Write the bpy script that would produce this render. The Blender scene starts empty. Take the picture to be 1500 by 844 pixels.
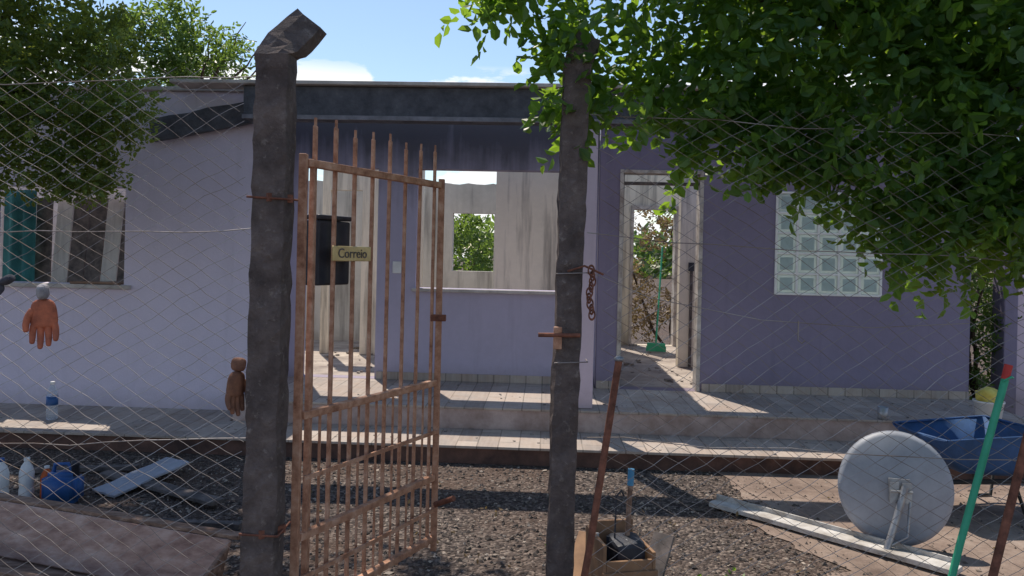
import bpy, bmesh, math, random
import numpy as np
from mathutils import Vector, Matrix, noise
random.seed(7); rng=np.random.default_rng(7)
scene=bpy.context.scene
scene.view_settings.view_transform='Standard'; scene.view_settings.look='None'; scene.view_settings.exposure=0
R=math.radians
# ------------------------------------------------------------ helpers
def link(o,parent=None):
    scene.collection.objects.link(o)
    if parent: o.parent=parent
    return o
def empty(name,loc=(0,0,0),rz=0):
    e=bpy.data.objects.new(name,None); e.location=loc; e.rotation_euler=(0,0,rz); e.empty_display_size=.1
    return link(e)
def meshobj(name,verts,faces,mat=None,parent=None,smooth=False):
    me=bpy.data.meshes.new(name); me.from_pydata([tuple(v) for v in verts],[],faces); me.update()
    if mat: me.materials.append(mat)
    if smooth:
        for p in me.polygons: p.use_smooth=True
    return link(bpy.data.objects.new(name,me),parent)
def bm_obj(name,bm,mat=None,parent=None,smooth=False):
    me=bpy.data.meshes.new(name); bm.to_mesh(me); bm.free()
    if mat: me.materials.append(mat)
    if smooth:
        for p in me.polygons: p.use_smooth=True
    return link(bpy.data.objects.new(name,me),parent)
def box(name,x0,x1,y0,y1,z0,z1,mat,parent=None,bevel=0.0,sub=0,jit=0.0):
    bm=bmesh.new(); bmesh.ops.create_cube(bm,size=1)
    for v in bm.verts:
        v.co=Vector(((x0+x1)/2+v.co.x*(x1-x0),(y0+y1)/2+v.co.y*(y1-y0),(z0+z1)/2+v.co.z*(z1-z0)))
    if bevel: bmesh.ops.bevel(bm,geom=bm.edges[:],offset=bevel,segments=2,affect='EDGES',profile=.5)
    if sub:
        bmesh.ops.subdivide_edges(bm,edges=bm.edges[:],cuts=sub,use_grid_fill=True)
        for v in bm.verts:
            n=noise.noise_vector(v.co*9); v.co+=n*jit
    return bm_obj(name,bm,mat,parent)
def obox(name,p0,p1,w,h,mat,parent=None,bevel=0.0,up=Vector((0,0,1)),sub=0,jit=0):
    p0=Vector(p0);p1=Vector(p1);d=(p1-p0);L=d.length;d.normalize()
    if abs(d.dot(up))>.98: up=Vector((0,1,0))
    s=d.cross(up).normalized(); u=s.cross(d).normalized()
    bm=bmesh.new(); bmesh.ops.create_cube(bm,size=1)
    for v in bm.verts:
        v.co=Vector((v.co.x*L,v.co.y*w,v.co.z*h))
    if bevel: bmesh.ops.bevel(bm,geom=bm.edges[:],offset=bevel,segments=2,affect='EDGES',profile=.5)
    if sub: bmesh.ops.subdivide_edges(bm,edges=bm.edges[:],cuts=sub,use_grid_fill=True)
    c=(p0+p1)/2
    for v in bm.verts:
        q=v.co.copy()
        v.co=c+d*q.x+s*q.y+u*q.z
        if jit: v.co+=noise.noise_vector(v.co*14)*jit
    return bm_obj(name,bm,mat,parent)
def tube(name,pts,r,mat,parent=None,radii=None,res=3,smooth=False):
    cu=bpy.data.curves.new(name,'CURVE'); cu.dimensions='3D'; cu.bevel_depth=r; cu.bevel_resolution=res; cu.use_fill_caps=True
    sp=cu.splines.new('POLY'); sp.points.add(len(pts)-1)
    for i,p in enumerate(pts):
        sp.points[i].co=(p[0],p[1],p[2],1)
        if radii: sp.points[i].radius=radii[i]
    sp.use_smooth=True
    cu.materials.append(mat)
    return link(bpy.data.objects.new(name,cu),parent)
def lathe(name,prof,mat,parent=None,loc=(0,0,0),seg=28,rot=None,sc=(1,1,1)):
    vs=[];fs=[]
    for r,z in prof:
        for i in range(seg):
            a=2*math.pi*i/seg; vs.append((r*math.cos(a)*sc[0],r*math.sin(a)*sc[1],z*sc[2]))
    n=len(prof)
    for j in range(n-1):
        for i in range(seg):
            fs.append((j*seg+i,j*seg+(i+1)%seg,(j+1)*seg+(i+1)%seg,(j+1)*seg+i))
    fs.append(tuple(range(seg))[::-1]); fs.append(tuple((n-1)*seg+i for i in range(seg)))
    o=meshobj(name,vs,fs,mat,parent,True); o.location=loc
    if rot: o.rotation_euler=rot
    return o
# ------------------------------------------------------------ materials
class M:
    def __init__(s,name,rough=.8,metal=0,spec=.3):
        s.m=bpy.data.materials.new(name); s.m.use_nodes=True; s.t=s.m.node_tree; s.n=s.t.nodes
        s.b=s.n['Principled BSDF']; s.b.inputs['Roughness'].default_value=rough; s.b.inputs['Metallic'].default_value=metal
        s.b.inputs['Specular IOR Level'].default_value=spec
        s.tc=s.n.new('ShaderNodeTexCoord')
    def l(s,a,b): s.t.links.new(a,b)
    def mapping(s,scale=(1,1,1),coord='Object'):
        mp=s.n.new('ShaderNodeMapping'); mp.inputs['Scale'].default_value=scale; s.l(s.tc.outputs[coord],mp.inputs[0]); return mp.outputs[0]
    def noise(s,scale=5,detail=6,rough=.6,vec=None):
        n=s.n.new('ShaderNodeTexNoise'); n.inputs['Scale'].default_value=scale; n.inputs['Detail'].default_value=detail; n.inputs['Roughness'].default_value=rough
        s.l(vec if vec else s.tc.outputs['Object'],n.inputs['Vector']); return n.outputs['Fac']
    def vor(s,scale,vec=None,feature='F1',out='Distance'):
        n=s.n.new('ShaderNodeTexVoronoi'); n.inputs['Scale'].default_value=scale; n.feature=feature
        s.l(vec if vec else s.tc.outputs['Object'],n.inputs['Vector']); return n.outputs[out]
    def ramp(s,fac,stops):
        r=s.n.new('ShaderNodeValToRGB'); e=r.color_ramp.elements
        while len(e)>1: e.remove(e[-1])
        for i,(p,c) in enumerate(stops):
            if i==0: el=e[0]; el.position=p
            else: el=e.new(p)
            el.color=(c[0],c[1],c[2],1) if hasattr(c,'__len__') else (c,c,c,1)
        s.l(fac,r.inputs[0]); return r.outputs[0]
    def mix(s,f,a,b,mode='MIX'):
        m=s.n.new('ShaderNodeMix'); m.data_type='RGBA'; m.blend_type=mode
        for v,i in ((f,0),(a,6),(b,7)):
            if hasattr(v,'is_output'): s.l(v,m.inputs[i])
            elif i==0: m.inputs[0].default_value=v
            else: m.inputs[i].default_value=(v[0],v[1],v[2],1)
        return m.outputs[2]
    def math(s,op,a,b=0,c=None,clamp=False):
        m=s.n.new('ShaderNodeMath'); m.operation=op; m.use_clamp=clamp
        for i,v in enumerate((a,b,c)):
            if v is None: continue
            if hasattr(v,'is_output'): s.l(v,m.inputs[i])
            else: m.inputs[i].default_value=v
        return m.outputs[0]
    def mrange(s,v,a,b,c=0,d=1):
        m=s.n.new('ShaderNodeMapRange'); s.l(v,m.inputs[0]); 
        for i,x in enumerate((a,b,c,d)): m.inputs[i+1].default_value=x
        return m.outputs[0]
    def col(s,c): s.l(c,s.b.inputs['Base Color']) if hasattr(c,'is_output') else setattr(s.b.inputs['Base Color'],'default_value',(c[0],c[1],c[2],1)); return s
    def bump(s,h,strength=.4,dist=.01):
        b=s.n.new('ShaderNodeBump'); b.inputs['Strength'].default_value=strength; b.inputs['Distance'].default_value=dist
        s.l(h,b.inputs['Height']); s.l(b.outputs[0],s.b.inputs['Normal']); return s
    def z(s,ax=2):
        x=s.n.new('ShaderNodeSeparateXYZ'); s.l(s.tc.outputs['Object'],x.inputs[0]); return x.outputs[ax]
def simple(name,a,b=None,scale=8,rough=.7,metal=0,bump=.2,dist=.004,spec=.3):
    m=M(name,rough,metal,spec); b=b or tuple(x*.6 for x in a)
    n=m.noise(scale,8,.65); m.col(m.mix(m.ramp(n,[(.35,0),(.65,1)]),a,b)); m.bump(m.noise(scale*6,6),bump,dist); return m.m
def wallmat(name,base,soot_lo,soot_hi,amount=.9,stain=.35,sootcol=(.085,.085,.098),low=0.3,streak=0.0):
    m=M(name,.9,0,.15)
    big=m.noise(1.3,7,.62); fine=m.noise(14,8,.7)
    st=m.noise(1,6,.6,m.mapping((9,9,.7)))
    z=m.z()
    c=m.mix(m.mrange(big,.3,.7,0,stain),base,tuple(x*.62 for x in base))
    c=m.mix(m.mrange(fine,.45,.75,0,.35),c,tuple(min(1,x*1.12) for x in base))
    c=m.mix(m.mrange(st,.55,.75,0,.25),c,tuple(x*.55 for x in base))
    zz=m.math('ADD',z,m.math('MULTIPLY',m.math('SUBTRACT',m.math('ADD',m.math('MULTIPLY',big,.5),m.math('MULTIPLY',st,.5)),.5),1.6))
    so=m.mrange(zz,soot_lo,soot_hi,0,amount)
    if streak: so=m.math('MAXIMUM',so,m.mrange(st,.48,.68,0,streak))
    c=m.mix(so,c,sootcol)
    dirt=m.mrange(m.math('ADD',z,m.math('MULTIPLY',fine,.15)),low+.02,low+.28,.45,0)
    c=m.mix(dirt,c,(.22,.16,.13))
    m.col(c); m.bump(m.math('ADD',fine,m.math('MULTIPLY',m.noise(60,4),.5)),.35,.006); return m.m
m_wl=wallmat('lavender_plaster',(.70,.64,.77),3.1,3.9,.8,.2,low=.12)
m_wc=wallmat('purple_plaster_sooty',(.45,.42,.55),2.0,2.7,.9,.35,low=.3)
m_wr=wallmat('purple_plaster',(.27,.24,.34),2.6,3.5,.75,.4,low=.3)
m_in=wallmat('cream_plaster_burnt',(.86,.79,.66),2.5,4.0,.7,.4,(.08,.072,.07),low=.3,streak=.6)
m_in2=wallmat('grey_plaster_burnt',(.62,.60,.57),2.1,3.5,.7,.6,(.10,.095,.095),low=.3,streak=.5)
m_pil=wallmat('pillar_plaster',(.70,.58,.68),2.5,3.6,.8,.3,low=.3)
m_char=M('charred_beam',.9,0,.2); n=m_char.noise(7,8,.7); m_char.col(m_char.ramp(n,[(.3,(.055,.057,.068)),(.6,(.12,.124,.145)),(.8,(.21,.2,.21))])); m_char.bump(m_char.noise(25,8),.6,.02); m_char=m_char.m
m_conc=M('weathered_concrete',.95,0,.15); n=m_conc.noise(9,9,.7); n2=m_conc.noise(30,6,.7)
m_conc.col(m_conc.mix(m_conc.ramp(n2,[(.58,0),(.72,1)]),m_conc.ramp(n,[(.3,(.07,.055,.052)),(.6,(.17,.135,.125)),(.8,(.28,.235,.215))]),(.29,.245,.22))); m_conc.bump(m_conc.math('ADD',n,n2),.9,.018); m_conc=m_conc.m
m_sill=simple('sill_concrete',(.58,.54,.52),(.36,.33,.31),6)
m_rust=M('rusty_paint',.7,.05,.35); n=m_rust.noise(18,8,.7); m_rust.col(m_rust.ramp(n,[(.3,(.22,.095,.055)),(.5,(.46,.24,.15)),(.7,(.62,.40,.29))])); m_rust.bump(m_rust.noise(90,5),.3,.002); m_rust=m_rust.m
m_rod=M('rusted_rebar',.8,.2,.3); n=m_rod.noise(25,8,.7); m_rod.col(m_rod.ramp(n,[(.3,(.09,.04,.028)),(.7,(.32,.13,.085))])); m_rod=m_rod.m
m_wire=simple('galvanised_wire',(.42,.39,.38),(.20,.15,.12),3,.5,.5)
m_dark=simple('dark_metal',(.03,.033,.045),(.045,.048,.06),12,.5,.1)
m_gold=simple('brass_plate',(.68,.55,.28),(.5,.38,.18),10,.4,.4)
m_white=simple('white_plastic',(.75,.76,.76),(.6,.6,.6),5,.45)
m_board=simple('white_painted_board',(.62,.60,.58),(.34,.31,.28),9,.7)
m_blue=simple('blue_plastic',(.025,.085,.26),(.03,.11,.30),6,.4,0,.1)
m_barrow=simple('blue_painted_steel',(.045,.11,.27),(.03,.07,.16),7,.7,.0,.2)
m_orange=simple('orange_plastic',(.6,.12,.03),None,6,.5)
m_green=simple('green_paint',(.04,.34,.19),(.06,.42,.25),10,.5)
m_red=simple('red_paint',(.6,.06,.05),None,9,.6)
m_yellow=simple('yellow_cloth',(.75,.65,.18),(.6,.48,.1),9,.8)
m_wood=M('weathered_wood',.8,0,.2); n=m_wood.noise(3,8,.65,m_wood.mapping((2,14,14))); m_wood.col(m_wood.ramp(n,[(.3,(.10,.06,.045)),(.55,(.27,.175,.13)),(.75,(.44,.32,.25))])); m_wood.bump(n,.5,.005); m_wood=m_wood.m
m_plank=simple('charred_plank',(.06,.055,.055),(.19,.16,.15),11,.9)
m_card=simple('plywood',(.36,.21,.12),(.22,.13,.08),8,.8)
m_rubber=simple('black_rubber',(.025,.025,.025),(.05,.05,.05),10,.8)
m_glo=simple('rubber_glove_orange',(.55,.17,.09),(.28,.09,.055),22,.75,0,.5)
m_glo2=simple('dark_glove_fabric',(.04,.045,.06),(.09,.09,.11),30,.9,0,.5)
m_glo3=simple('leather_glove',(.26,.12,.07),(.13,.06,.04),22,.8,0,.5)
m_cuff=simple('glove_cuff',(.38,.36,.37),(.22,.21,.22),30,.9,0,.5)
m_dish=M('dish_paint',.55,.0,.4); n=m_dish.noise(4,8,.7); m_dish.col(m_dish.ramp(n,[(.3,(.27,.29,.34)),(.7,(.40,.43,.50))])); m_dish.bump(m_dish.noise(30,4),.1,.003); m_dish=m_dish.m
m_galv=simple('galvanised_steel',(.4,.41,.43),(.25,.25,.27),14,.45,.6)
m_bark=M('bark',.95,0,.1); n=m_bark.noise(6,8,.7,m_bark.mapping((5,5,1))); m_bark.col(m_bark.ramp(n,[(.3,(.03,.022,.016)),(.7,(.14,.10,.075))])); m_bark.bump(n,.8,.02); m_bark=m_bark.m
def tiles():
    m=M('wood_look_tile',.45,0,.4)
    br=m.n.new('ShaderNodeTexBrick'); br.offset=.5
    mp=m.n.new('ShaderNodeMapping'); mp.inputs['Rotation'].default_value=(0,0,R(90)); m.l(m.tc.outputs['Object'],mp.inputs[0]); m.l(mp.outputs[0],br.inputs['Vector'])
    br.inputs['Color1'].default_value=(.46,.40,.355,1); br.inputs['Color2'].default_value=(.27,.235,.215,1); br.inputs['Mortar'].default_value=(.12,.11,.10,1)
    br.inputs['Scale'].default_value=1; br.inputs['Mortar Size'].default_value=.005; br.inputs['Brick Width'].default_value=.6; br.inputs['Row Height'].default_value=.16
    d=m.noise(5,8,.7); g=m.noise(1,6,.6,m.mapping((40,3,3)))
    c=m.mix(m.mrange(d,.4,.72,0,.6),br.outputs['Color'],(.33,.22,.16)); c=m.mix(m.mrange(g,.4,.7,0,.35),c,(.54,.46,.40)); m.col(c)
    m.bump(br.outputs['Fac'],-.3,.003); m.l(m.ramp(d,[(.3,.35),(.7,.85)]),m.b.inputs['Roughness']); return m.m
m_tile=tiles()
m_edge=simple('step_edge_plaster',(.54,.42,.39),(.32,.23,.20),5,.9)
m_brownedge=simple('brown_soil_edge',(.16,.09,.07),(.07,.045,.04),7,.95)
def leafmat(name,dark,light,trans=.45,hue=(.35,.6,.05),rough=.42):
    m=M(name,rough,0,.4)
    g=m.n.new('ShaderNodeNewGeometry'); rnd=g.outputs['Random Per Island']
    c=m.ramp(rnd,[(0,dark),(.75,light),(1,tuple(x*1.35 for x in light))])
    m.col(c)
    tr=m.n.new('ShaderNodeBsdfTranslucent'); m.l(m.mix(.7,c,hue),tr.inputs['Color'])
    mx=m.n.new('ShaderNodeMixShader'); mx.inputs[0].default_value=trans
    m.l(m.b.outputs[0],mx.inputs[1]); m.l(tr.outputs[0],mx.inputs[2]); m.l(mx.outputs[0],m.n['Material Output'].inputs['Surface']); return m.m
m_leafR=leafmat('leaf_glossy_green',(.024,.065,.026),(.055,.12,.04),.44,(.52,.82,.05))
m_leafL=leafmat('leaf_small_green',(.03,.07,.026),(.07,.13,.04),.44,(.58,.62,.07))
m_leafB=leafmat('leaf_background',(.035,.07,.02),(.09,.15,.04),.42,(.35,.52,.07))
m_leafD=leafmat('leaf_dry',(.10,.06,.03),(.22,.15,.07),.3,(.4,.3,.12))
# ------------------------------------------------------------ ground
g=M('gravel_ground',.95,0,.15)
v1=g.vor(55); v2=g.vor(55,out='Color'); big=g.noise(.7,6,.6); med=g.noise(9,8,.7)
sep=g.n.new('ShaderNodeSeparateColor'); g.l(v2,sep.inputs[0])
c=g.ramp(sep.outputs[0],[(0,(.042,.035,.033)),(.6,(.12,.097,.088)),(1,(.27,.22,.19))])
c=g.mix(g.mrange(big,.42,.62,0,.6),c,(.13,.085,.065)); c=g.mix(g.mrange(med,.5,.75,0,.5),c,(.05,.037,.033))
g.col(c); g.bump(g.math('ADD',g.math('MULTIPLY',v1,-1),med),.9,.02)
bm=bmesh.new()
def grid(x0,x1,y0,y1,nx,ny,zf):
    vs=[[bm.verts.new((x0+(x1-x0)*i/nx,y0+(y1-y0)*j/ny,0)) for i in range(nx+1)] for j in range(ny+1)]
    for j in range(ny):
        for i in range(nx): bm.faces.new((vs[j][i],vs[j][i+1],vs[j+1][i+1],vs[j+1][i]))
grid(-300,300,-60,500,60,56,None)
bm_obj('ground',bm,g.m)
def stones(name,n,xr,yr,smin,smax,mat,z=0.0):
    base=np.array([(1,0,0),(-1,0,0),(0,1,0),(0,-1,0),(0,0,1),(0,0,-1)],float)
    tri=[(0,2,4),(2,1,4),(1,3,4),(3,0,4),(2,0,5),(1,2,5),(3,1,5),(0,3,5)]
    V=[];F=[]
    for k in range(n):
        s=random.uniform(smin,smax)*random.choice((.5,.7,1,1,1.3)); x=random.uniform(*xr); y=random.uniform(*yr)
        a=random.random()*6.28; ca,sa=math.cos(a),math.sin(a)
        sc=np.array([s*random.uniform(.7,1.4),s*random.uniform(.6,1),s*random.uniform(.4,.8)])
        p=base*sc+rng.normal(0,s*.18,(6,3)); q=p.copy(); q[:,0]=p[:,0]*ca-p[:,1]*sa+x; q[:,1]=p[:,0]*sa+p[:,1]*ca+y; q[:,2]+=z+s*.2
        o=len(V); V+=q.tolist(); F+=[(a_+o,b_+o,c_+o) for a_,b_,c_ in tri]
    return meshobj(name,V,F,mat)
gs=M('gravel_stone',.9,0,.2); gi=gs.n.new('ShaderNodeNewGeometry')
gs.col(gs.ramp(gi.outputs['Random Per Island'],[(0,(.042,.037,.035)),(.55,(.13,.107,.095)),(.85,(.25,.205,.17)),(1,(.46,.39,.33))]))
stones('gravel',15000,(-3.9,1.9),(2.6,5.62),.006,.014,gs.m)
dp=M('dusty_concrete',.95,0,.15); n=dp.noise(2.2,8,.7); n2=dp.noise(20,8,.7)
dp.col(dp.mix(dp.mrange(n2,.5,.75,0,.5),dp.ramp(n,[(.3,(.13,.095,.08)),(.5,(.27,.205,.17)),(.7,(.38,.31,.265))]),(.11,.085,.075))); dp.bump(dp.math('ADD',n,n2),.6,.015)
bm=bmesh.new(); 
outl=[(1.15,3.2),(1.75,3.9),(1.45,4.5),(1.62,5.0),(1.55,5.6),(7,5.4),(7,2.4),(1.6,2.6)]
pts=[]
for i in range(8):
    p=Vector(outl[i]+(0,)); q=Vector(outl[(i+1)%8]+(0,)); n_=14 if i in (0,1,2,3,7) else 1
    for k in range(n_):
        v=p.lerp(q,k/n_)
        if n_>1: v+=noise.noise_vector(v*6)*.12
        pts.append((v.x,v.y))
bm.faces.new([bm.verts.new((x,y,.006)) for x,y in pts]); bm_obj('dirt_path',bm,dp.m)
stones('path_pebbles',900,(1.2,4.2),(3.2,5.4),.004,.012,gs.m,.006)
# ------------------------------------------------------------ house
H=empty('burnt_house',(0,7.3,0),R(-2.6))
def wall(name,a0,a1,d0,th,h0,h1,ops,mat,axis='u',ragged=0.0):
    A=sorted(set([a0,a1]+[x for o in ops for x in o[:2] if a0<x<a1])); Z=sorted(set([h0,h1]+[x for o in ops for x in o[2:] if h0<x<h1]))
    if ragged:
        n=int((a1-a0)/.12); A=sorted(set(A+[a0+(a1-a0)*i/n for i in range(1,n)]))
    na,nz=len(A)-1,len(Z)-1
    solid=[[not any(o[0]<=(A[i]+A[i+1])/2<=o[1] and o[2]<=(Z[j]+Z[j+1])/2<=o[3] for o in ops) for j in range(nz)] for i in range(na)]
    bm=bmesh.new(); cache={}
    def vv(i,j,k):
        key=(i,j,k)
        if key not in cache:
            z=Z[j]
            if ragged and j==nz: z+= -abs(noise.noise(Vector((A[i]*4,d0,1))))*ragged
            a=A[i]; d=d0+(th if k else 0)
            cache[key]=bm.verts.new((a,d,z) if axis=='u' else (d,a,z))
        return cache[key]
    S=lambda i,j: 0<=i<na and 0<=j<nz and solid[i][j]
    for i in range(na):
        for j in range(nz):
            if not solid[i][j]: continue
            bm.faces.new((vv(i,j,0),vv(i+1,j,0),vv(i+1,j+1,0),vv(i,j+1,0)))
            bm.faces.new((vv(i,j+1,1),vv(i+1,j+1,1),vv(i+1,j,1),vv(i,j,1)))
            if not S(i-1,j): bm.faces.new((vv(i,j,0),vv(i,j+1,0),vv(i,j+1,1),vv(i,j,1)))
            if not S(i+1,j): bm.faces.new((vv(i+1,j,0),vv(i+1,j,1),vv(i+1,j+1,1),vv(i+1,j+1,0)))
            if not S(i,j-1): bm.faces.new((vv(i,j,0),vv(i,j,1),vv(i+1,j,1),vv(i+1,j,0)))
            if not S(i,j+1): bm.faces.new((vv(i,j+1,0),vv(i+1,j+1,0),vv(i+1,j+1,1),vv(i,j+1,1)))
    bmesh.ops.recalc_face_normals(bm,faces=bm.faces)
    return bm_obj(name,bm,mat,H)
hU=.32;hL=.14;T=3.0
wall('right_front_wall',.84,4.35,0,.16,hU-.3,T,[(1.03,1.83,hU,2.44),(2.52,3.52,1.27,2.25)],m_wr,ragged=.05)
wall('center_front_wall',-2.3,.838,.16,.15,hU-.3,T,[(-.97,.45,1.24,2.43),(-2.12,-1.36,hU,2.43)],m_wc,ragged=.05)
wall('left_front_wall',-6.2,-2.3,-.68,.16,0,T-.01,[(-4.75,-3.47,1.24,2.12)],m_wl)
wall('left_return_wall',-.518,.158,-2.46,.16,hL,T-.012,[],m_wl,'v')
wall('right_side_wall',.162,6.5,4.19,.16,0,T-.02,[],m_wr,'v',.1)
wall('partition_hall_wall',-.27,.95,1.5,.13,hU,2.98,[],m_in,ragged=.12)
wall('partition_door_wall',-2.45,-1.2,1.9,.13,hU,2.9,[(-2.35,-1.95,hU,2.35)],m_in,ragged=.15)
wall('back_wall',-6.2,1.25,3.3,.15,0,2.6,[(-1.0,-.41,1.35,2.17),(-4.6,-3.6,1.2,2.1)],m_in2,ragged=.06)
wall('back_room_wall',1.25,4.2,3.75,.15,0,2.95,[(1.58,2.22,hU,2.33)],m_in,ragged=.12)
wall('partition_side_wall',.165,3.74,.96,.13,hU,2.9,[],m_in2,'v',.12)
wall('partition_room_wall',1.9,4.19,1.6,.13,hU,2.8,[(3.0,3.7,hU,2.3)],m_in,ragged=.1)
wall('left_room_back_wall',-6.1,-2.47,.5,.13,0,2.9,[(-4.0,-3.6,1.0,1.9)],m_in2,ragged=.1)
box('interior_floor',-6.1,4.18,.17,3.74,hU-.25,hU-.004,simple('debris_floor',(.50,.44,.38),(.24,.2,.18),3,.9,0,.5,.01),H)
def rubble(name,n,xr,yr,z,mat,smax=.05):
    V=[];F=[]
    for k in range(n):
        s=random.uniform(.006,smax)*random.random()+.004; c=Vector((random.uniform(*xr),random.uniform(*yr),z+s*.25)); o=len(V); a=random.random()*3.14; ca,sa=math.cos(a),math.sin(a)
        for sx in(-1,1):
            for sy in(-1,1):
                for sz in(-1,1):
                    x,y=sx*s*random.uniform(.5,1.4),sy*s*random.uniform(.4,.9); V.append(tuple(c+Vector((x*ca-y*sa,x*sa+y*ca,sz*s*.35*random.uniform(.5,1)))))
        F+=[(o,o+1,o+3,o+2),(o+4,o+6,o+7,o+5),(o,o+4,o+5,o+1),(o+2,o+3,o+7,o+6),(o,o+2,o+6,o+4),(o+1,o+5,o+7,o+3)]
    return meshobj(name,V,F,mat,H)
m_rub=simple('plaster_rubble',(.4,.35,.31),(.1,.09,.09),20,.95)
rubble('floor_rubble',350,(-2.3,4.1),(.35,3.7),hU,m_rub)
rubble('porch_debris',90,(-2.2,4.3),(-1.05,0),hU,m_rub,.012); rubble('walkway_debris',120,(-6,4.5),(-1.6,-1.1),hL,m_rub,.012)
mfr=simple('burnt_door_frame',(.66,.62,.58),(.3,.25,.22),7,.8)
for (a,b,v,nm) in ((1.03,1.83,-.012,'front_door_frame'),):
    box(nm+'_left',a,a+.035,v,v+.17,hU,2.44,mfr,H,.003); box(nm+'_right',b-.035,b,v,v+.17,hU,2.44,mfr,H,.003); 
    box(nm+'_transom',a+.036,b-.036,v,v+.17,2.405,2.438,mfr,H,.003); box(nm+'_transom_bar',a+.036,b-.036,v+.03,v+.12,2.30,2.325,m_plank,H,.003)
box('back_door_frame_left',1.56,1.6,3.72,3.93,hU,2.36,mfr,H); box('back_door_frame_right',2.2,2.24,3.72,3.93,hU,2.36,mfr,H); box('back_door_frame_top',1.601,2.199,3.72,3.93,2.3,2.36,mfr,H)
box('inner_switch_box',2.0,2.06,1.56,1.598,1.45,1.55,m_dark,H); box('inner_conduit',2.02,2.05,1.57,1.599,.33,1.45,m_plank,H)
box('center_window_sill',-1.0,.48,.11,.33,1.205,1.238,m_sill,H,.006,0)
box('left_window_sill',-4.8,-3.4,-.73,-.5,1.2,1.238,m_sill,H,.006)
box('left_window_debris',-3.95,-3.5,-.72,-.6,1.24,1.262,m_wood,H,.004,3,.01)
for i in range(6):
    a=-4.45+.17*i
    obox('debris_board_%d'%i,(a,-.36-.02*i,1.1),(a+random.uniform(-.04,.05),-.30-.02*i,2.0+random.random()*.1),.15,.02,(m_plank,m_in2,m_plank)[i%3],H,up=Vector((0,1,0)))
mc=simple('teal_curtain',(.06,.24,.25),(.04,.14,.15),5,.9)
vs=[];fs=[]
for i in range(16):
    for j in range(2): vs.append((-4.80+.022*i,-.42+.03*math.sin(i*1.1)+.01*j,1.15+.95*j))
for i in range(15): fs.append((2*i,2*i+2,2*i+3,2*i+1))
meshobj('teal_curtain_panel',vs,fs,mc,H,True)
box('light_switch_plate',-1.2,-1.11,.148,.158,1.38,1.5,m_white,H,.006)
box('porch_beam',-2.28,4.35,-1.0,-.84,2.70,2.985,m_char,H,.01,0)
box('beam_cap',-2.9,4.4,-1.06,-.80,2.987,3.02,m_sill,H,.008)
box('beam_lip',-2.28,4.35,-1.02,-1.003,2.70,2.735,simple('ash_grey_trim',(.26,.26,.30),None,9),H)
box('porch_pillar',.60,.745,-1.0,-.86,hU,2.698,m_pil,H,.006)
box('left_wall_cap',-6.2,-2.27,-.72,-.48,2.992,3.03,m_sill,H,.008)
obox('charred_eave_board',(-3.2,-.76,2.62),(-2.3,-.76,2.80),.05,.2,m_char,H,.004,sub=4,jit=.012)
box('upper_step',-2.28,4.38,-1.07,.158,.0,hU-.022,m_edge,H,.004)
box('upper_step_tiles',-2.28,4.385,-1.085,-.004,hU-.02,hU-.002,m_tile,H,.003)
box('upper_tile_infill',-2.28,.83,-.003,.158,hU-.02,hU-.002,m_tile,H)
box('lower_walkway',-6.3,4.7,-1.62,-1.075,-.05,hL-.022,m_brownedge,H,.004)
box('lower_walkway_tiles',-6.3,4.7,-1.65,-1.09,hL-.02,hL,m_tile,H,.003)
box('left_walkway',-6.3,-2.3,-1.073,-.69,-.05,hL-.022,m_brownedge,H)
box('left_walkway_tiles',-6.3,-2.3,-1.088,-.683,hL-.02,hL-.001,m_tile,H)
box('right_skirting_tiles',1.85,4.35,-.014,-.002,hU,hU+.075,m_tile,H); box('right_skirting_tiles_b',.84,1.02,-.014,-.002,hU,hU+.075,m_tile,H)
box('center_skirting_tiles',-1.34,.82,.146,.158,hU,hU+.075,m_tile,H)
def glassmat(name,tint,rough):
    gb=M(name,rough,0,.6); gb.col(tuple(x*.95 for x in tint)); nn=gb.noise(22,3,.5); gb.bump(nn,.8,.015)
    tr=gb.n.new('ShaderNodeBsdfTranslucent'); tr.inputs[0].default_value=tint+(1,)
    mx=gb.n.new('ShaderNodeMixShader'); mx.inputs[0].default_value=.5
    gb.l(tr.outputs[0],mx.inputs[1]); gb.l(gb.b.outputs[0],mx.inputs[2]); gb.l(mx.outputs[0],gb.n['Material Output'].inputs['Surface']); return gb.m
m_gb=glassmat('glass_block_rim',(.86,.94,.92),.2); m_gl=glassmat('glass_block_lens',(.62,.73,.74),.12)
mo=simple('white_mortar',(.9,.91,.9),(.78,.78,.77),10)
for i in range(5):
    for j in range(5):
        a=2.53+.197*i; z=1.278+.1935*j
        box('glass_block_%d_%d'%(i,j),a+.012,a+.183,-.002,.09,z+.010,z+.180,m_gb,H,.014)
        box('glass_block_lens_%d_%d'%(i,j),a+.038,a+.157,-.008,-.003,z+.036,z+.154,m_gl,H,.0022)
for i in range(6): box('mortar_v_%d'%i,2.522+.197*i-.006,2.522+.197*i+.016,-.014,.1,1.272,2.248,mo,H,.003)
for j in range(6): box('mortar_h_%d'%j,2.523,3.517,-.0125,.098,1.270+.1935*j-.003,1.287+.1935*j,mo,H,.003)
br=empty('broom',(0,0,0)); 
tube('handle',[(1.98,10.2,.42),(2.18,10.9,1.75)],.013,m_green,br)
obox('head',(1.86,10.2,.42),(2.1,10.15,.42),.05,.05,m_green,br,.01); obox('bristles',(1.85,10.2,.365),(2.11,10.15,.365),.045,.07,m_green,br,.004)
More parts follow.
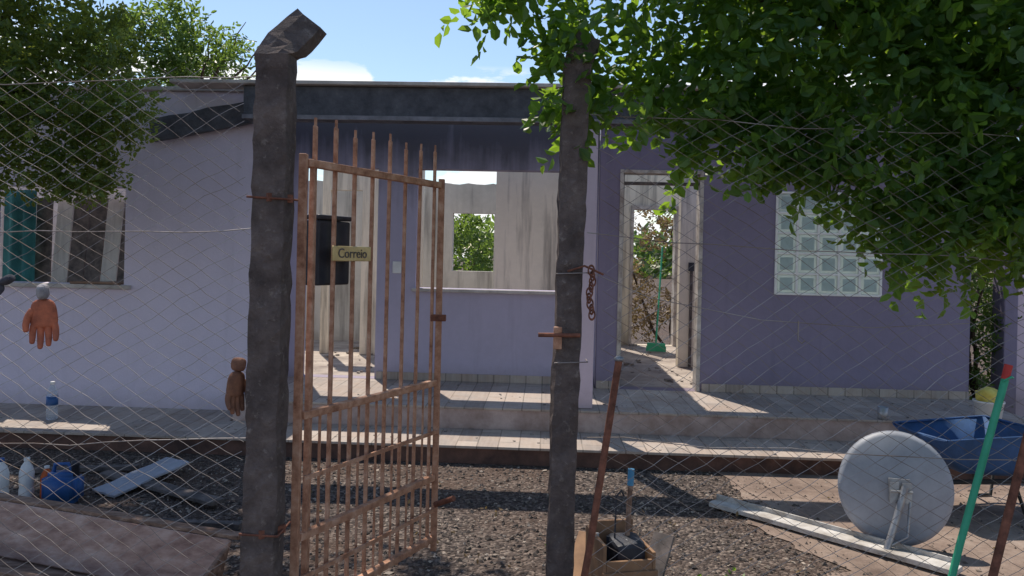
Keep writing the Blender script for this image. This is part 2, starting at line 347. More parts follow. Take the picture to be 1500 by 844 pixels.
# ------------------------------------------------------------ fence posts
def post(name,X,Y,w,top,lean,arm):
    e=empty(name)
    bm=bmesh.new(); rings=[]; N=60
    path=[(X-lean+lean*t/1.0, Y, top*t,0) for t in [i/N for i in range(N+1)]]
    path+=[(path[-1][0]+arm[0]*t,Y+arm[1]*t,top+arm[2]*t,t) for t in (.12,.3,.5,.75,1)]
    for i,(x,y,z,t) in enumerate(path):
        r=[]
        for (sx,sy) in ((-1,-1),(-.33,-1.03),(.33,-1.03),(1,-1),(1.03,0),(1,1),(0,1.04),(-1,1),(-1.03,0)):
            q=Vector((x*6+sx*3,sy*3,z*7)); n=noise.noise_vector(q)*.008+noise.noise_vector(q*3.3)*.006
            k=.5*w*(.93 if abs(sx)==1 and abs(sy)==1 else 1)*(1-.22*t)
            a=-.30*w*sx*min(1,t*3)*(1)
            r.append(bm.verts.new((x+sx*k+n.x,y+sy*k+n.y,z+a+n.z)))
        rings.append(r)
    for a,b in zip(rings,rings[1:]):
        for i in range(9): bm.faces.new((a[i],a[(i+1)%9],b[(i+1)%9],b[i]))
    bm.faces.new(rings[-1]); bm.faces.new(rings[0][::-1])
    bm_obj('shaft',bm,m_conc,e); return e
P1=post('concrete_fence_post',-.83,2.6,.118,2.25,.012,(.082,.13,.165))
P2=post('concrete_fence_post',.222,2.75,.098,2.28,.03,(.06,.13,.15))
for z in (1.76,.62):
    obox('hinge_strap',(-.83+.0,2.532,z),(-.765,2.6,z),.012,.028,m_rod,P1)
    tube('hinge_wire',[(-.9,2.535,z),(-.77,2.535,z-.005),(-.765,2.66,z)],.004,m_rod,P1)
box('latch_plate',.155,.185,2.68,2.697,1.25,1.33,m_rust,P2,.003); tube('latch_bolt',[(.1,2.685,1.3),(.25,2.682,1.302)],.008,m_rod,P2)
for z in (1.2,1.52): tube('tie_wire',[(.16,2.69,z),(.28,2.69,z+.006),(.285,2.81,z)],.002,m_wire,P2)
ch=empty('chain')
for i in range(9):
    bpy.ops.mesh.primitive_torus_add(major_radius=.0125,minor_radius=.0032,major_segments=16,minor_segments=6,location=(.285+.006*math.sin(i),2.69,1.535-.02*i),rotation=(R(90),0,R(90*(i%2)+25)))
    o=bpy.context.object; o.name='link_%d'%i; o.scale=(1,1.35,1); o.data.materials.append(m_rod); o.parent=ch
tube('top_loop',[(.2,2.69,1.53),(.26,2.685,1.55),(.285,2.69,1.54),(.33,2.7,1.52)],.004,m_rod,ch)
# ------------------------------------------------------------ gate
G=empty('metal_gate')
g0=Vector((-.757,2.70,0)); g1=Vector((-.335,3.50,0)); gd=(g1-g0); 
def gp(t,z,off=0):
    nrm=Vector((gd.y,-gd.x,0)).normalized(); p=g0+gd*t+nrm*off; return (p.x,p.y,z)
for k,t in enumerate((0,1)): obox('frame_stile_%d'%k,gp(t,.2),gp(t,1.93),.028,.028,m_rust,G,.003)
obox('inner_stile',gp(.055,.2),gp(.055,1.91),.02,.02,m_rust,G,.003)
for k,z in enumerate((1.9,.985,.545,.26)): obox('rail_%d'%k,gp(0.02,z),gp(.98,z),.028,.028,m_rust,G,.003)
for k,z in enumerate((.76,.40)): obox('thin_rail_%d'%k,gp(0.02,z,.018),gp(.98,z,.018),.008,.016,m_rust,G)
N=8
for i in range(N):
    t=.09+i*(.97-.09)/(N-1)
    zt=2.045+.012*math.sin(i*2.1)
    bend=random.uniform(-.008,.008)
    p0=Vector(gp(t+bend,.22,-.022)); p1=Vector(gp(t,zt,-.022))
    obox('picket_%d'%i,p0,p1,.014,.026,m_rust,G,.003)
    obox('picket_tip_%d'%i,p1-Vector((0,0,.002)),p1+Vector((0,0,.03)),.008,.014,m_rust,G)
    if i<N-1:
        t2=t+.063
        obox('lower_bar_%d'%i,gp(t2,.27,-.02),gp(t2,.975,-.02),.008,.014,m_rust,G)
box('gate_latch',-.37,-.30,3.47,3.5,1.27,1.30,m_rod,G,.003); tube('gate_bolt',[(-.33,3.48,.42),(-.24,3.42,.47)],.013,m_rod,G)
MB=empty('mailbox')
def gbx(name,t0,t1,o0,o1,z0,z1,mat,parent,bev=.004):
    p0=Vector(gp(t0,(z0+z1)/2,(o0+o1)/2));p1=Vector(gp(t1,(z0+z1)/2,(o0+o1)/2)); return obox(name,p0,p1,abs(o1-o0),z1-z0,mat,parent,bev)
gbx('body',.155,.36,-.05,-.12,1.45,1.70,m_dark,MB,.008)
gbx('lid',.15,.365,-.045,-.125,1.703,1.722,m_dark,MB,.006)
gbx('label_plate',.16,.41,.012,.02,1.545,1.603,m_gold,MB,.003)
tx=bpy.data.curves.new('label_text','FONT'); tx.body='Correio'; tx.size=.052; tx.extrude=.0008; tx.align_x='CENTER'; tx.align_y='CENTER'; tx.materials.append(m_plank)
to=link(bpy.data.objects.new('label_text',tx),MB); pc=gp(.285,1.574,.0215); to.location=pc; to.rotation_euler=(R(90),0,math.atan2(gd.y,gd.x))
# ------------------------------------------------------------ chain link fences
def fence(name,x0,x1,Y,top,bot,slope=0):
    e=empty(name); w=.098; hh=.062; V=[];F=[]
    def warp(x,z):
        n=noise.noise_vector(Vector((x*1.1,z*1.3,Y))); n2=noise.noise_vector(Vector((x*9,z*9,Y+4)))
        return Vector((x+.08*n.x+.010*n2.x, Y+.03*n.y+.004*n2.y, z+.07*n.z+.010*n2.z))
    def strand(pts,r):
        for a,b in zip(pts,pts[1:]):
            d=(b-a).normalized(); s=d.cross(Vector((0,1,0))).normalized(); u=Vector((0,1,0)); o=len(V)
            for p in (a,b):
                for ang in (0,2.094,4.189): V.append(tuple(p+(s*math.cos(ang)+u*math.sin(ang))*r))
            for i in range(3): F.append((o+i,o+(i+1)%3,o+3+(i+1)%3,o+3+i))
    k=hh/w; span=(top-bot)/k
    for sgn in (1,-1):
        c=x0-span if sgn>0 else x0
        while c<(x1 if sgn>0 else x1+span):
            pts=[]
            n=int((top-bot)/hh*2)
            for i in range(n+1):
                z=bot+(top-bot)*i/n; x=c+sgn*(z-bot)/k
                tp=top+slope*(x-x0)
                if x0<=x<=x1 and z<=tp:
                    p=warp(x,z); p.y+=.003*(1 if (i%2)^(sgn>0) else -1); pts.append(p)
            if len(pts)>1: strand(pts,.00108)
            c+=w*1.0
    meshobj('mesh',V,F,m_wire,e)
    for z in (top-.02,1.66,.93,bot+.3):
        tube('line_wire',[ (x0+(x1-x0)*i/24,Y-.004,z+.02*noise.noise(Vector((i*.5,z,0)))+(-.05*math.sin(math.pi*i/24))) for i in range(25)],.0019,m_wire,e)
    return e
fence('chain_link_fence',-3.9,-.885,2.6,2.2,.05)
fr=fence('chain_link_fence',.27,3.9,2.72,2.12,.05)
tube('sagging_wire',[(.28,2.70,1.53),(.5,2.71,1.44),(.9,2.70,1.37),(1.3,2.71,1.35),(1.65,2.70,1.375)],.0016,m_wire,fr)
tube('wire_hook',[(1.035,2.70,1.37),(1.035,2.70,1.30),(1.045,2.69,1.29),(1.055,2.69,1.30)],.0025,m_wire,fr)
far=empty('concrete_fence_post'); 
obox('shaft',(-3.95,2.6,0),(-3.95,2.6,2.3),.11,.11,m_conc,far,.01); obox('arm',(-3.95,2.6,2.28),(-3.87,2.75,2.42),.1,.1,m_conc,far,.01)
far2=empty('concrete_fence_post'); obox('shaft',(3.95,2.72,0),(3.95,2.72,2.3),.11,.11,m_conc,far2,.01); obox('arm',(3.95,2.72,2.28),(4.03,2.87,2.42),.1,.1,m_conc,far2,.01)
# ------------------------------------------------------------ gloves
def glove(name,loc,rot,mat,cuffmat,sc=1.0,flip=1):
    e=empty(name,loc); e.rotation_euler=rot; e.scale=(sc*flip,sc,sc)
    def skin(nm,pts,rad,mt):
        me=bpy.data.meshes.new(nm); me.from_pydata(pts,[(i,i+1) for i in range(len(pts)-1)],[]); me.materials.append(mt)
        o=link(bpy.data.objects.new(nm,me),e); sk=o.modifiers.new('s','SKIN')
        for i,r in enumerate(rad): me.skin_vertices[0].data[i].radius=r if hasattr(r,'__len__') else (r,r)
        me.skin_vertices[0].data[0].use_root=True
        sb=o.modifiers.new('b','SUBSURF'); sb.levels=2; sb.render_levels=2
    skin('palm',[(0,0,.0),(0,.002,-.04),(0,0,-.085),(0,-.003,-.105)],[(.034,.018),(.044,.019),(.046,.017),(.040,.013)],mat)
    for i,(x,L,c) in enumerate(((-.033,.062,.01),(-.011,.078,.016),(.011,.072,.012),(.032,.055,.018))):
        sp=x*.1
        skin('finger_%d'%i,[(x*.9,0,-.085),(x+sp*.4,-.002,-.085-L*.42),(x+sp*.8,-c*.6,-.085-L*.78),(x+sp,-c*1.4,-.085-L*1.1)],[.012,.0115,.0105,.008],mat)
    skin('thumb',[(-.028,0,-.035),(-.046,-.006,-.062),(-.052,-.012,-.09),(-.05,-.018,-.112)],[.014,.0125,.0115,.009],mat)
    skin('cuff',[(0,0,.05),(.002,0,.02),(0,0,-.008)],[(.040,.020),(.038,.02),(.036,.019)],cuffmat)
    return e
glove('work_glove',(-1.605,2.575,1.40),(R(4),R(-3),R(20)),m_glo,m_cuff,1.02)
glove('work_glove',(-1.74,2.57,1.45),(R(0),R(55),R(10)),m_glo2,m_glo2,.8)
glove('work_glove',(-.925,2.56,1.17),(R(0),R(8),R(62)),m_glo3,m_glo3,.9,-1)
# ------------------------------------------------------------ satellite dish
D=empty('satellite_dish',(2.19,4.22,.32)); D.rotation_euler=(R(-8),0,R(-14)); D.scale=(.92,.92,.92)
vs=[];fs=[];NR=12;NS=48
for j in range(NR+1):
    r=.33*j/NR
    for i in range(NS):
        a=2*math.pi*i/NS; vs.append((r*math.cos(a)*.98,-.05+.085*(r/.33)**2*1.0,r*math.sin(a)*1.03))
for j in range(NR):
    for i in range(NS):
        q=(j*NS+i,j*NS+(i+1)%NS,(j+1)*NS+(i+1)%NS,(j+1)*NS+i); fs.append(q)
o=meshobj('reflector',vs,fs,m_dish,D,True); s=o.modifiers.new('s','SOLIDIFY'); s.thickness=.005
tube('rim',[(.323*math.cos(a),.036,.34*math.sin(a)) for a in [2*math.pi*i/48 for i in range(49)]],.006,m_dish,D)
box('back_plate',-.06,.06,-.075,-.058,-.07,.07,m_galv,D,.004); 
obox('bracket_left',(-.035,-.10,.05),(-.035,-.10,-.07),.05,.01,m_galv,D); obox('bracket_right',(.035,-.10,.05),(.035,-.10,-.07),.05,.01,m_galv,D)
tube('bracket_bolt',[(-.06,-.12,.0),(.06,-.12,.0)],.008,m_galv,D)
tube('mast',[(0.02,-.12,.03),(-.03,-.135,-.14),(-.10,-.17,-.345)],.02,m_galv,D)
obox('mast_foot',(-.15,-.2,-.35),(-.05,-.13,-.35),.09,.008,m_galv,D)
tube('brace',[(.05,-.1,-.06),(.02,-.15,-.25),(-.07,-.17,-.3)],.009,m_galv,D)
tube('lnb_arm',[(0,.03,-.33),(0,.25,-.30),(0,.38,-.2)],.012,m_galv,D)
lathe('lnb',[(.02,-.05),(.028,-.03),(.028,.03),(.02,.05)],m_white,D,(0,.38,-.18),16)
wb=empty('white_board'); obox('board',(1.33,4.82,.03),(2.3,3.80,.035),.115,.028,m_board,wb,.003,sub=3,jit=.004)
obox('board_lip',(1.36,4.86,.055),(2.33,3.85,.06),.012,.03,m_board,wb,.002)
# ------------------------------------------------------------ wheelbarrow
W=empty('wheelbarrow',(3.02,4.9,0),R(8)); W.scale=(.88,.88,.9)
def tray():
    bm=bmesh.new()
    top=[(-.46,-.3,.56),(.40,-.33,.60),(.40,.33,.60),(-.46,.3,.56)]; bot=[(-.22,-.19,.30),(.24,-.21,.27),(.24,.21,.27),(-.22,.19,.30)]
    tv=[bm.verts.new(p) for p in top]; bv=[bm.verts.new(p) for p in bot]
    bm.faces.new(bv[::-1])
    for i in range(4): bm.faces.new((bv[i],bv[(i+1)%4],tv[(i+1)%4],tv[i]))
    es=[e for e in bm.edges if not (e.verts[0] in tv and e.verts[1] in tv)]
    bmesh.ops.bevel(bm,geom=es,offset=.07,segments=4,affect='EDGES',profile=.5)
    o=bm_obj('tray',bm,m_barrow,W,True); s=o.modifiers.new('s','SOLIDIFY'); s.thickness=.004; s.offset=0
tray()
tube('tray_rim',[(-.42,-.295,.562),(.38,-.325,.60),(.405,0,.603),(.38,.325,.60),(-.42,.295,.562),(-.463,0,.56),(-.42,-.295,.562)],.009,m_barrow,W)
for s_ in (-1,1):
    tube('handle',[(-.72,s_*.05,.19),(-.3,s_*.15,.24),(.25,s_*.22,.26),(.55,s_*.27,.42),(.85,s_*.28,.50)],.016,m_rubber,W)
    tube('leg',[(.18,s_*.2,.27),(.25,s_*.24,.02),(.38,s_*.24,.02),(.42,s_*.24,.34)],.013,m_rubber,W)
    tube('nose_brace',[(-.70,s_*.06,.2),(-.42,s_*.12,.50)],.01,m_rubber,W)
bpy.ops.mesh.primitive_torus_add(major_radius=.15,minor_radius=.04,major_segments=36,minor_segments=12,location=(-.68,0,.19),rotation=(R(90),0,0)); o=bpy.context.object; o.name='tyre'; o.data.materials.append(m_rubber); o.parent=W
for i in range(5):
    a=i*math.pi/5; tube('spoke',[(-.68+.13*math.cos(a),0,.19+.13*math.sin(a)),(-.68-.13*math.cos(a),0,.19-.13*math.sin(a))],.007,m_rod,W)
tube('axle',[(-.68,-.08,.19),(-.68,.08,.19)],.012,m_rod,W)
# ------------------------------------------------------------ poles
gp_=empty('green_pole'); tube('shaft',[(1.42,2.58,0),(1.56,2.58,.62),(1.705,2.58,1.20)],.0125,m_green,gp_); tube('red_tip',[(1.703,2.58,1.195),(1.715,2.58,1.245)],.0135,m_red,gp_)
tube('tie',[(1.69,2.57,1.19),(1.715,2.565,1.205),(1.73,2.58,1.2)],.004,m_green,gp_)
r1=empty('rusty_stake'); tube('shaft',[(.20,2.6,0),(.295,2.6,.6),(.378,2.6,1.225)],.0125,m_rod,r1); lathe('cap',[(.010,-.006),(.0165,-.004),(.0165,.006),(.01,.01)],m_galv,r1,(.379,2.6,1.23),14)
r2=empty('rusty_stake'); tube('shaft',[(1.50,2.5,0),(1.76,2.5,1.15)],.014,m_rod,r2)
# ------------------------------------------------------------ crate with tools
C=empty('wooden_crate',(.49,3.22,0),R(12))
for nm,a in (('front',(-.1,.1,-.12,-.105,0,.33)),('back',(-.1,.1,.105,.12,0,.42)),('side_left',(-.115,-.101,-.12,.12,0,.40)),('side_right',(.101,.115,-.12,.12,0,.36)),('bottom',(-.1,.1,-.104,.104,.01,.025))): box(nm,*a,m_card,C,.002)
box('slat',-.12,.12,-.135,-.121,.24,.29,m_card,C,.002)
T_=empty('hand_tools',(.49,3.22,0),R(12))
for i in range(5):
    x=-.06+.03*i; tube('rod_%d'%i,[(x,random.uniform(-.06,.06),.05),(x+random.uniform(-.03,.03),random.uniform(-.05,.05),.37+.03*random.random())],.009+.004*(i%2),m_dark if i%2 else m_galv,T_)
tube('long_handle',[(.02,0,.05),(.05,.02,.60)],.011,m_wood,T_); tube('blue_grip',[(.05,.02,.60),(.053,.021,.67)],.0145,simple('light_blue_plastic',(.1,.35,.6),None,5,.4),T_)
tube('thin_hook',[(-.03,0,.1),(-.02,.0,.56),(.0,.0,.585),(.015,0,.56)],.004,m_dark,T_)
box('dark_pouch',-.04,.09,-.08,.06,.05,.385,m_dark,T_,.02,2,.01)
bw=empty('scrap_wood'); obox('piece_a',(.30,3.4,.04),(.42,3.7,.22),.12,.02,m_card,bw,.002); obox('piece_b',(.62,3.35,.02),(.75,3.55,.28),.1,.02,m_plank,bw,.002); obox('piece_c',(.6,3.6,.03),(.95,3.4,.05),.07,.03,m_plank,bw,.003)
# ------------------------------------------------------------ wooden trough lower left
TR=empty('wooden_trough')
a=Vector((-2.75,3.72,.0)); b=Vector((-1.25,3.22,.0)); d=(b-a).normalized(); s=Vector((d.y,-d.x,0))
def tp(t,o,z): p=a+(b-a)*t+s*o; return (p.x,p.y,z)
def slab(nm,c0,c1,c2,c3,th,mat):
    bm=bmesh.new(); f=bm.faces.new([bm.verts.new(c) for c in (c0,c1,c2,c3)]); o=bm_obj(nm,bm,mat,TR); md=o.modifiers.new('s','SOLIDIFY'); md.thickness=th; bv=o.modifiers.new('b','BEVEL'); bv.width=.004
m_pink=M('faded_brown_paint',.85,0,.2); n=m_pink.noise(2,8,.65,m_pink.mapping((2,9,9))); m_pink.col(m_pink.ramp(n,[(.3,(.22,.13,.105)),(.5,(.40,.26,.21)),(.72,(.56,.42,.36))])); m_pink.bump(n,.5,.006); m_pink=m_pink.m
slab('back_board',tp(0,-.12,.29),tp(1,-.12,.29),tp(1.0,-.02,.07),tp(0,-.02,.07),.025,m_pink)
slab('front_board',tp(0,.24,.14),tp(1,.24,.14),tp(1,.12,.05),tp(0,.12,.05),.025,m_wood)
slab('base_board',tp(0,-.03,.05),tp(1,-.03,.05),tp(1,.14,.03),tp(0,.14,.03),.02,m_wood)
slab('end_board',tp(1.0,-.11,.28),tp(1.02,.23,.13),tp(1.02,.12,.03),tp(1.0,-.02,.05),.02,m_wood)
obox('top_rail',tp(0,-.135,.305),tp(1.02,-.135,.305),.05,.02,m_wood,TR,.004,sub=4,jit=.008)
obox('front_rail',tp(0,.25,.155),tp(1.05,.25,.155),.045,.02,m_wood,TR,.004,sub=4,jit=.008)
# ------------------------------------------------------------ bottles etc
def bottle(name,loc,h,r,mat,cap,sc=(1,1,1)):
    e=empty(name,loc)
    lathe('body',[(r*.9,0),(r,.01),(r,h*.25),(r*.92,h*.3),(r,h*.36),(r,h*.66),(r*.75,h*.8),(r*.36,h*.9),(r*.34,h*.94)],mat,e,(0,0,0),24,None,sc); lathe('cap',[(r*.4,h*.93),(r*.42,h*.935),(r*.42,h),(r*.38,h*1.005)],cap,e,(0,0,0),16); return e
pet=M('pet_plastic',.1,0,.5); pet.col((.75,.82,.9)); pet.b.inputs['Transmission Weight'].default_value=.75; pet.b.inputs['IOR'].default_value=1.1; pet=pet.m
wbt=bottle('water_bottle',(-3.78,6.22,.142),.31,.043,pet,m_white); lathe('label',[(.0445,.12),(.0445,.19)],m_blue,wbt)
bottle('white_bottle',(-3.1,4.6,0),.27,.045,m_white,m_blue); bottle('white_bottle',(-2.98,4.66,0),.26,.042,m_white,m_white)
bottle('orange_bottle',(-2.88,4.7,0),.2,.035,m_orange,m_white)
J=empty('blue_jug',(-2.73,4.62,0)); bm=bmesh.new(); bmesh.ops.create_cube(bm,size=1)
for v in bm.verts: v.co=Vector((v.co.x*.22,v.co.y*.14,v.co.z*.19+.095))
bmesh.ops.bevel(bm,geom=bm.edges[:],offset=.035,segments=4,affect='EDGES'); bm_obj('body',bm,m_blue,J,True)
tube('handle',[(-.06,0,.18),(-.05,0,.235),(.03,0,.24),(.07,0,.18)],.012,m_blue,J); lathe('spout',[(.025,.17),(.022,.23),(.026,.232),(.026,.255),(.02,.26)],m_dark,J,(.075,0,0),16)
pl=empty('burnt_planks')
obox('plank_a',(-2.75,5.15,.03),(-1.75,4.55,.05),.1,.022,m_plank,pl,.002,sub=3,jit=.008); obox('plank_b',(-2.55,4.75,.02),(-2.3,5.25,.10),.22,.015,m_dish,pl,.002,sub=3,jit=.01); obox('plank_c',(-2.3,4.3,.02),(-1.5,4.25,.02),.05,.03,m_plank,pl,.002,sub=3,jit=.008)
obox('plank_d',(-3.3,5.2,.02),(-2.6,5.3,.03),.06,.03,m_plank,pl,.002)
ws=empty('white_slat'); obox('slat',(-2.0,4.72,.02),(-1.8,4.70,.022),.035,.01,m_white,ws,.002)
bk=empty('white_bucket',(3.93,6.15,hU)); lathe('pail',[(.085,0),(.09,.005),(.11,.15),(.116,.152),(.116,.165),(.105,.165),(.088,.02)],m_white,bk); 
bm=bmesh.new(); bmesh.ops.create_icosphere(bm,subdivisions=3,radius=.1)
for v in bm.verts: v.co=Vector((v.co.x,v.co.y,v.co.z*.7+.20))+noise.noise_vector(v.co*18)*.03
bm_obj('yellow_rag',bm,m_yellow,bk,True)
cp=empty('tin_cup',(3.05,6.12,hU)); lathe('body',[(.035,0),(.038,.004),(.042,.1),(.039,.1),(.034,.01)],m_galv,cp)
nb=empty('boundary_wall'); box('wall',5.02,9,7.5,7.66,0,2.3,m_pil,nb,.01); box('pillar',4.88,5.015,7.42,7.62,0,2.45,m_wr,nb,.01)
# ------------------------------------------------------------ foliage
def foliage(name,ells,ntwig,leaf,mat,parent,lpt=(7,12),droop=.3,shell=.55,extra=None,wr=.5,gap=0.0):
    V=[];F=[]; tot=sum(e[1][0]*e[1][1]*e[1][2] for e in ells)
    W_=[e[1][0]*e[1][1]*e[1][2] if len(e)<3 else e[2]*tot for e in ells]; 
    tw=[]
    idx=random.choices(range(len(ells)),W_,k=ntwig)
    for k in idx:
        c,r=Vector(ells[k][0]),ells[k][1]
        dvec=Vector((random.gauss(0,1),random.gauss(0,1),random.gauss(0,1))).normalized()
        rad=random.uniform(shell,1)**.6
        lump=1+.28*noise.noise(dvec*2.3+c)
        p=c+Vector((dvec.x*r[0],dvec.y*r[1],dvec.z*r[2]))*rad*lump
        if gap and noise.noise(p*(1.1/max(leaf*9,.3)))<-gap: continue
        dd=(dvec+Vector((random.gauss(0,.5),random.gauss(0,.5),random.gauss(0,.4)-droop))).normalized()
        tw.append((p,dd))
    if extra: tw+=extra
    for p,dd in tw:
        n=random.randint(*lpt); L=leaf*n*.38; cur=p.copy()
        side=dd.cross(Vector((random.gauss(0,1),random.gauss(0,1),1))).normalized()
        for i in range(n):
            cur=cur+dd*(L/n); dd=(dd+Vector((0,0,-.03*droop*3))).normalized()
            sg=1 if i%2 else -1
            ax=(dd*.6+side*sg*.8+Vector((random.gauss(0,.25),random.gauss(0,.25),random.gauss(0,.25)))).normalized()
            nr=ax.cross(side.cross(ax)+Vector((random.gauss(0,.4),random.gauss(0,.4),random.gauss(0,.4)+.4)))
            if nr.length<1e-3: continue
            nr.normalize(); up=ax.cross(nr).normalized()
            l=leaf*random.uniform(.65,1.2); w=l*wr*.5; o=len(V)
            for (a_,b_,c_) in ((0,0,0),(.3,1,.15),(.7,.85,.15),(1,0,-.1),(.7,-.85,.15),(.3,-1,.15)):
                V.append(tuple(cur+ax*(a_*l)+nr*(b_*w)+up*(c_*l*.7)))
            F.append((o,o+1,o+2,o+3)); F.append((o,o+3,o+4,o+5))
    return meshobj(name,V,F,mat,parent)
def limb(name,pts,r0,r1,parent):
    n=len(pts); return tube(name,pts,1,m_bark,parent,[r0+(r1-r0)*i/(n-1) for i in range(n)],res=3)
def wob(p,q,n=7,a=.06):
    p=Vector(p);q=Vector(q); L=(q-p).length
    return [tuple(p.lerp(q,i/n)+noise.noise_vector(p*3+Vector((i*.7,0,0)))*a*L*(0 if i==0 else 1)) for i in range(n+1)]
TRr=empty('overhanging_tree')
limb('trunk',wob((3.1,3.5,-.05),(2.7,3.3,2.2),8,.03),.11,.07,TRr)
for i,(q,r) in enumerate((((1.3,3.0,2.6),.04),((.4,2.9,2.85),.03),((2.0,2.7,3.2),.04),((1.9,3.4,2.4),.03),((3.4,2.6,3.2),.04),((2.4,4.0,3.2),.04))):
    limb('limb_%d'%i,wob((2.7,3.3,2.15),q,9,.05),r,.008,TRr)
ER=[((2.12,3.0,2.42),(.72,.5,.62)),((2.15,2.9,2.15),(.45,.35,.38)),((1.4,2.95,2.55),(.55,.45,.42)),((.9,2.9,2.66),(.40,.42,.38)),((.5,2.9,2.76),(.34,.4,.34)),((.2,2.9,2.98),(.28,.38,.22)),((2.9,3.2,2.6),(.6,.7,.75)),((1.5,3.1,3.1),(1.2,.8,.45))]
ex=[]
for (c,n,sp) in (((.27,2.85,2.38),26,.06),((.27,2.85,2.24),16,.05),((.28,2.85,2.14),8,.04),((.2,2.7,2.5),16,.05),((.6,2.9,2.28),36,.08),((.8,2.9,2.20),46,.08),((.72,2.9,2.08),10,.05),((1.05,2.9,2.12),70,.08),((1.3,2.9,2.06),80,.09),((1.5,2.9,1.86),36,.06),((1.56,2.9,1.70),16,.04),((-.0,2.85,2.60),10,.05),((.02,2.85,2.68),14,.05),((-.12,2.85,2.58),6,.04),((1.95,2.9,1.84),120,.13),((1.75,2.9,1.92),80,.10),((2.2,2.9,1.70),36,.09)):
    for _ in range(n):
        ex.append((Vector(c)+Vector((random.gauss(0,sp),random.gauss(0,sp*1.5),random.gauss(0,sp))),Vector((random.uniform(-.8,.2),random.gauss(0,.3),random.uniform(-.7,.1))).normalized()))
foliage('leaves',ER,3700,.058,m_leafR,TRr,(7,11),.3,.12,ex,.62)
foliage('unseen_shade_leaves',[((2.6,3.8,3.6),(1.2,1.1,.5)),((1.9,4.2,3.9),(.9,.9,.4))],600,.10,m_leafR,TRr,(7,11),.2,.1,None,.62)  # out-of-frame leaf mass added on the sun side to darken the visible crown
TL=empty('garden_tree')
limb('trunk',wob((-4.6,5.3,-.05),(-4.4,5.3,2.3),8,.03),.12,.08,TL)
for i,(q,r) in enumerate((((-3.3,5.2,2.7),.035),((-3.7,5.0,3.6),.04),((-4.9,5.2,3.7),.04),((-3.0,5.4,3.2),.025),((-3.3,6.0,4.8),.05))): limb('limb_%d'%i,wob((-4.4,5.3,2.25),q,9,.07),r,.008,TL)
EL=[((-3.7,5.2,3.0),(.75,.6,.70)),((-3.1,5.1,2.72),(.42,.4,.34)),((-4.4,5.3,3.0),(.9,.7,1.0)),((-3.2,5.0,2.40),(.42,.4,.28)),((-3.65,5.0,2.22),(.55,.45,.36)),((-4.1,5.2,3.9),(.8,.7,.6)),((-2.72,5.1,2.50),(.2,.25,.18),.03),((-2.85,5.1,2.98),(.24,.25,.14),.03),((-2.95,5.1,2.1),(.18,.2,.12),.03),((-4.0,5.0,2.2),(.4,.4,.3))]
foliage('leaves',EL,5200,.048,m_leafL,TL,(7,11),.15,.15,None,.55,.42)
foliage('unseen_shade_leaves',[((-3.3,6.1,5.0),(1.1,1.0,.55)),((-3.6,7.2,5.2),(1.1,.9,.55)),((-1.5,5.7,5.0),(.9,.6,.35))],1000,.11,m_leafL,TL,(7,11),.1,.1,None,.6)  # crown above the frame, added to cast shade on left and centre foreground
limb('unseen_shade_limb',wob((-3.3,6.0,4.8),(-.9,5.9,5.1),9,.04),.04,.01,TL)  # unseen limb carrying the added shade crown
TB=empty('background_tree')
limb('trunk',wob((-6.6,15,-.05),(-6.4,15,4.5),8,.04),.2,.09,TB)
for i,q in enumerate(((-5.3,14.6,6.0),(-7.2,15,6.2),(-5.0,14.8,5.6),(-4.9,14.8,5.3),(-5.9,14.5,5.7))): limb('limb_%d'%i,wob((-6.4,15,4.2),q,8,.09),.05,.006,TB)
foliage('leaves',[((-6.5,15,5.7),(.8,.9,.75)),((-6.0,14.8,5.0),(.7,.8,.5)),((-7.4,15,5.2),(1.0,1,1.0))],1300,.13,m_leafB,TB,(5,9),.1,.3,None,.4,.12)
def bush(name,x,y,h,w,n,mat=m_leafB,leaf=.09):
    e=empty(name)
    for i in range(5): limb('stem_%d'%i,wob((x+random.gauss(0,.1),y,-.05),(x+random.gauss(0,w*.5),y+random.gauss(0,.3),h*.8),6,.08),.03,.008,e)
    foliage('leaves',[((x,y,h*.5),(w,w*.8,h*.52)),((x+w*.5,y+.2,h*.75),(w*.5,w*.5,h*.3))],n,leaf,mat,e,(6,10),.1,.3,None,.45,.15)
bush('shrub',-1.05,13.2,2.2,.65,600,m_leafB,.10)
bush('shrub',2.9,13.2,3.1,1.1,1000,m_leafD,.08)
bush('shrub',4.76,7.8,1.75,.30,600,m_leafB,.06)
bush('shrub',5.6,10.5,2.6,.9,600,m_leafB,.10)
foliage('distant_trees',[((random.uniform(-90,90),random.uniform(60,80),random.uniform(.5,1.6)),(7,4,2.3)) for _ in range(34)],3500,.9,m_leafB,None,(5,8),.1,.3,None,.6)
wd=empty('weeds'); foliage('leaves',[((.92,3.35,.05),(.09,.08,.05)),((.3,4.0,.02),(.05,.05,.03)),((1.0,3.3,.08),(.05,.05,.06))],46,.04,m_leafR,wd,(4,7),-.4,.2)
foliage('leaf_litter',[((0,4.4,.012),(3.2,1.1,.006))],60,.03,m_leafD,None,(1,2),0,.0)
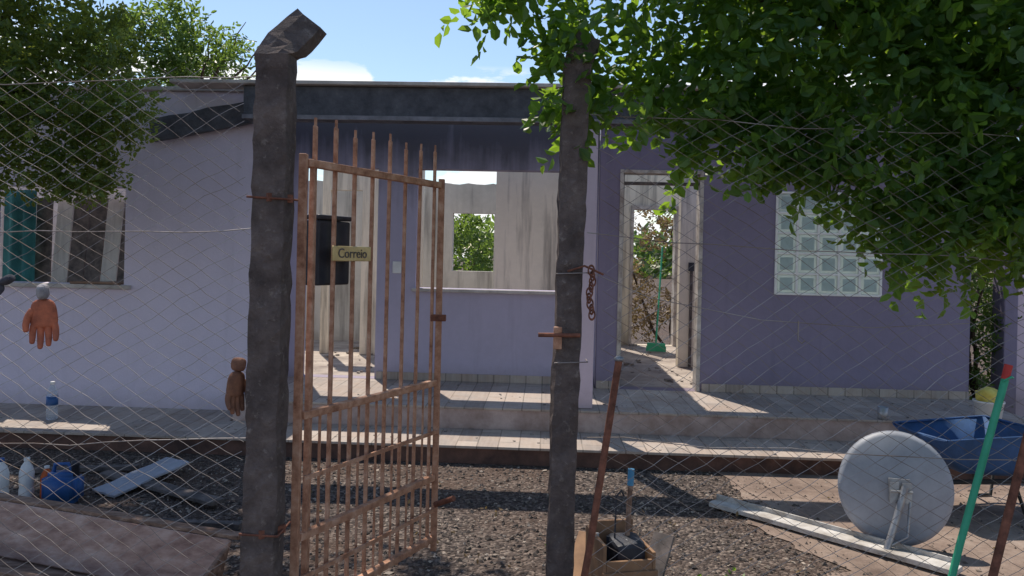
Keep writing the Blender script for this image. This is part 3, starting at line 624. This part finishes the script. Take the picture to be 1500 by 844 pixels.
# ------------------------------------------------------------ camera, light, world
cam=bpy.data.cameras.new('camera'); co=link(bpy.data.objects.new('camera',cam)); scene.camera=co
cam.lens=26.4; cam.sensor_width=36; cam.clip_start=.05; cam.clip_end=2000; cam.shift_y=-47/1500
rot=Matrix.Rotation(R(90),4,'X'); roll=Matrix.Rotation(R(1.3),4,'Z')
co.matrix_world=Matrix.Translation((0,0,1.58))@rot@roll
az,el=R(22),R(60)
sd=Vector((-math.sin(az)*math.cos(el),math.cos(az)*math.cos(el),math.sin(el)))
sl=bpy.data.lights.new('sun','SUN'); sl.energy=5; sl.angle=R(.5); sl.color=(1,.90,.77); so=link(bpy.data.objects.new('sun',sl)); so.rotation_euler=sd.to_track_quat('Z','Y').to_euler(); so.location=(0,0,20)
w=bpy.data.worlds.new('World'); scene.world=w; w.use_nodes=True; nt=w.node_tree; nt.nodes.clear()
out=nt.nodes.new('ShaderNodeOutputWorld'); bg=nt.nodes.new('ShaderNodeBackground'); bg.inputs[1].default_value=.15
sky=nt.nodes.new('ShaderNodeTexSky'); sky.sky_type='NISHITA'; sky.sun_disc=False; sky.sun_elevation=el; sky.sun_rotation=-az; sky.altitude=300; sky.air_density=1.15; sky.dust_density=.5; sky.ozone_density=2.0
tc=nt.nodes.new('ShaderNodeTexCoord'); mp=nt.nodes.new('ShaderNodeMapping'); mp.inputs['Scale'].default_value=(6,6,18); nz=nt.nodes.new('ShaderNodeTexNoise'); nz.inputs['Scale'].default_value=1.5; nz.inputs['Detail'].default_value=9; nz.inputs['Roughness'].default_value=.55
sp=nt.nodes.new('ShaderNodeSeparateXYZ'); nt.links.new(tc.outputs['Generated'],sp.inputs[0]); nt.links.new(tc.outputs['Generated'],mp.inputs[0]); nt.links.new(mp.outputs[0],nz.inputs[0])
rp=nt.nodes.new('ShaderNodeMapRange'); rp.inputs[1].default_value=.47; rp.inputs[2].default_value=.52; nt.links.new(nz.outputs[0],rp.inputs[0])
er=nt.nodes.new('ShaderNodeMapRange'); er.inputs[1].default_value=.245; er.inputs[2].default_value=.22; nt.links.new(sp.outputs[2],er.inputs[0])
mu=nt.nodes.new('ShaderNodeMath'); mu.operation='MULTIPLY'; nt.links.new(rp.outputs[0],mu.inputs[0]); nt.links.new(er.outputs[0],mu.inputs[1])
mi=nt.nodes.new('ShaderNodeMix'); mi.data_type='RGBA'; mi.inputs[7].default_value=(7.5,7.6,7.7,1); nt.links.new(mu.outputs[0],mi.inputs[0]); nt.links.new(sky.outputs[0],mi.inputs[6])
nt.links.new(mi.outputs[2],bg.inputs[0]); nt.links.new(bg.outputs[0],out.inputs[0])
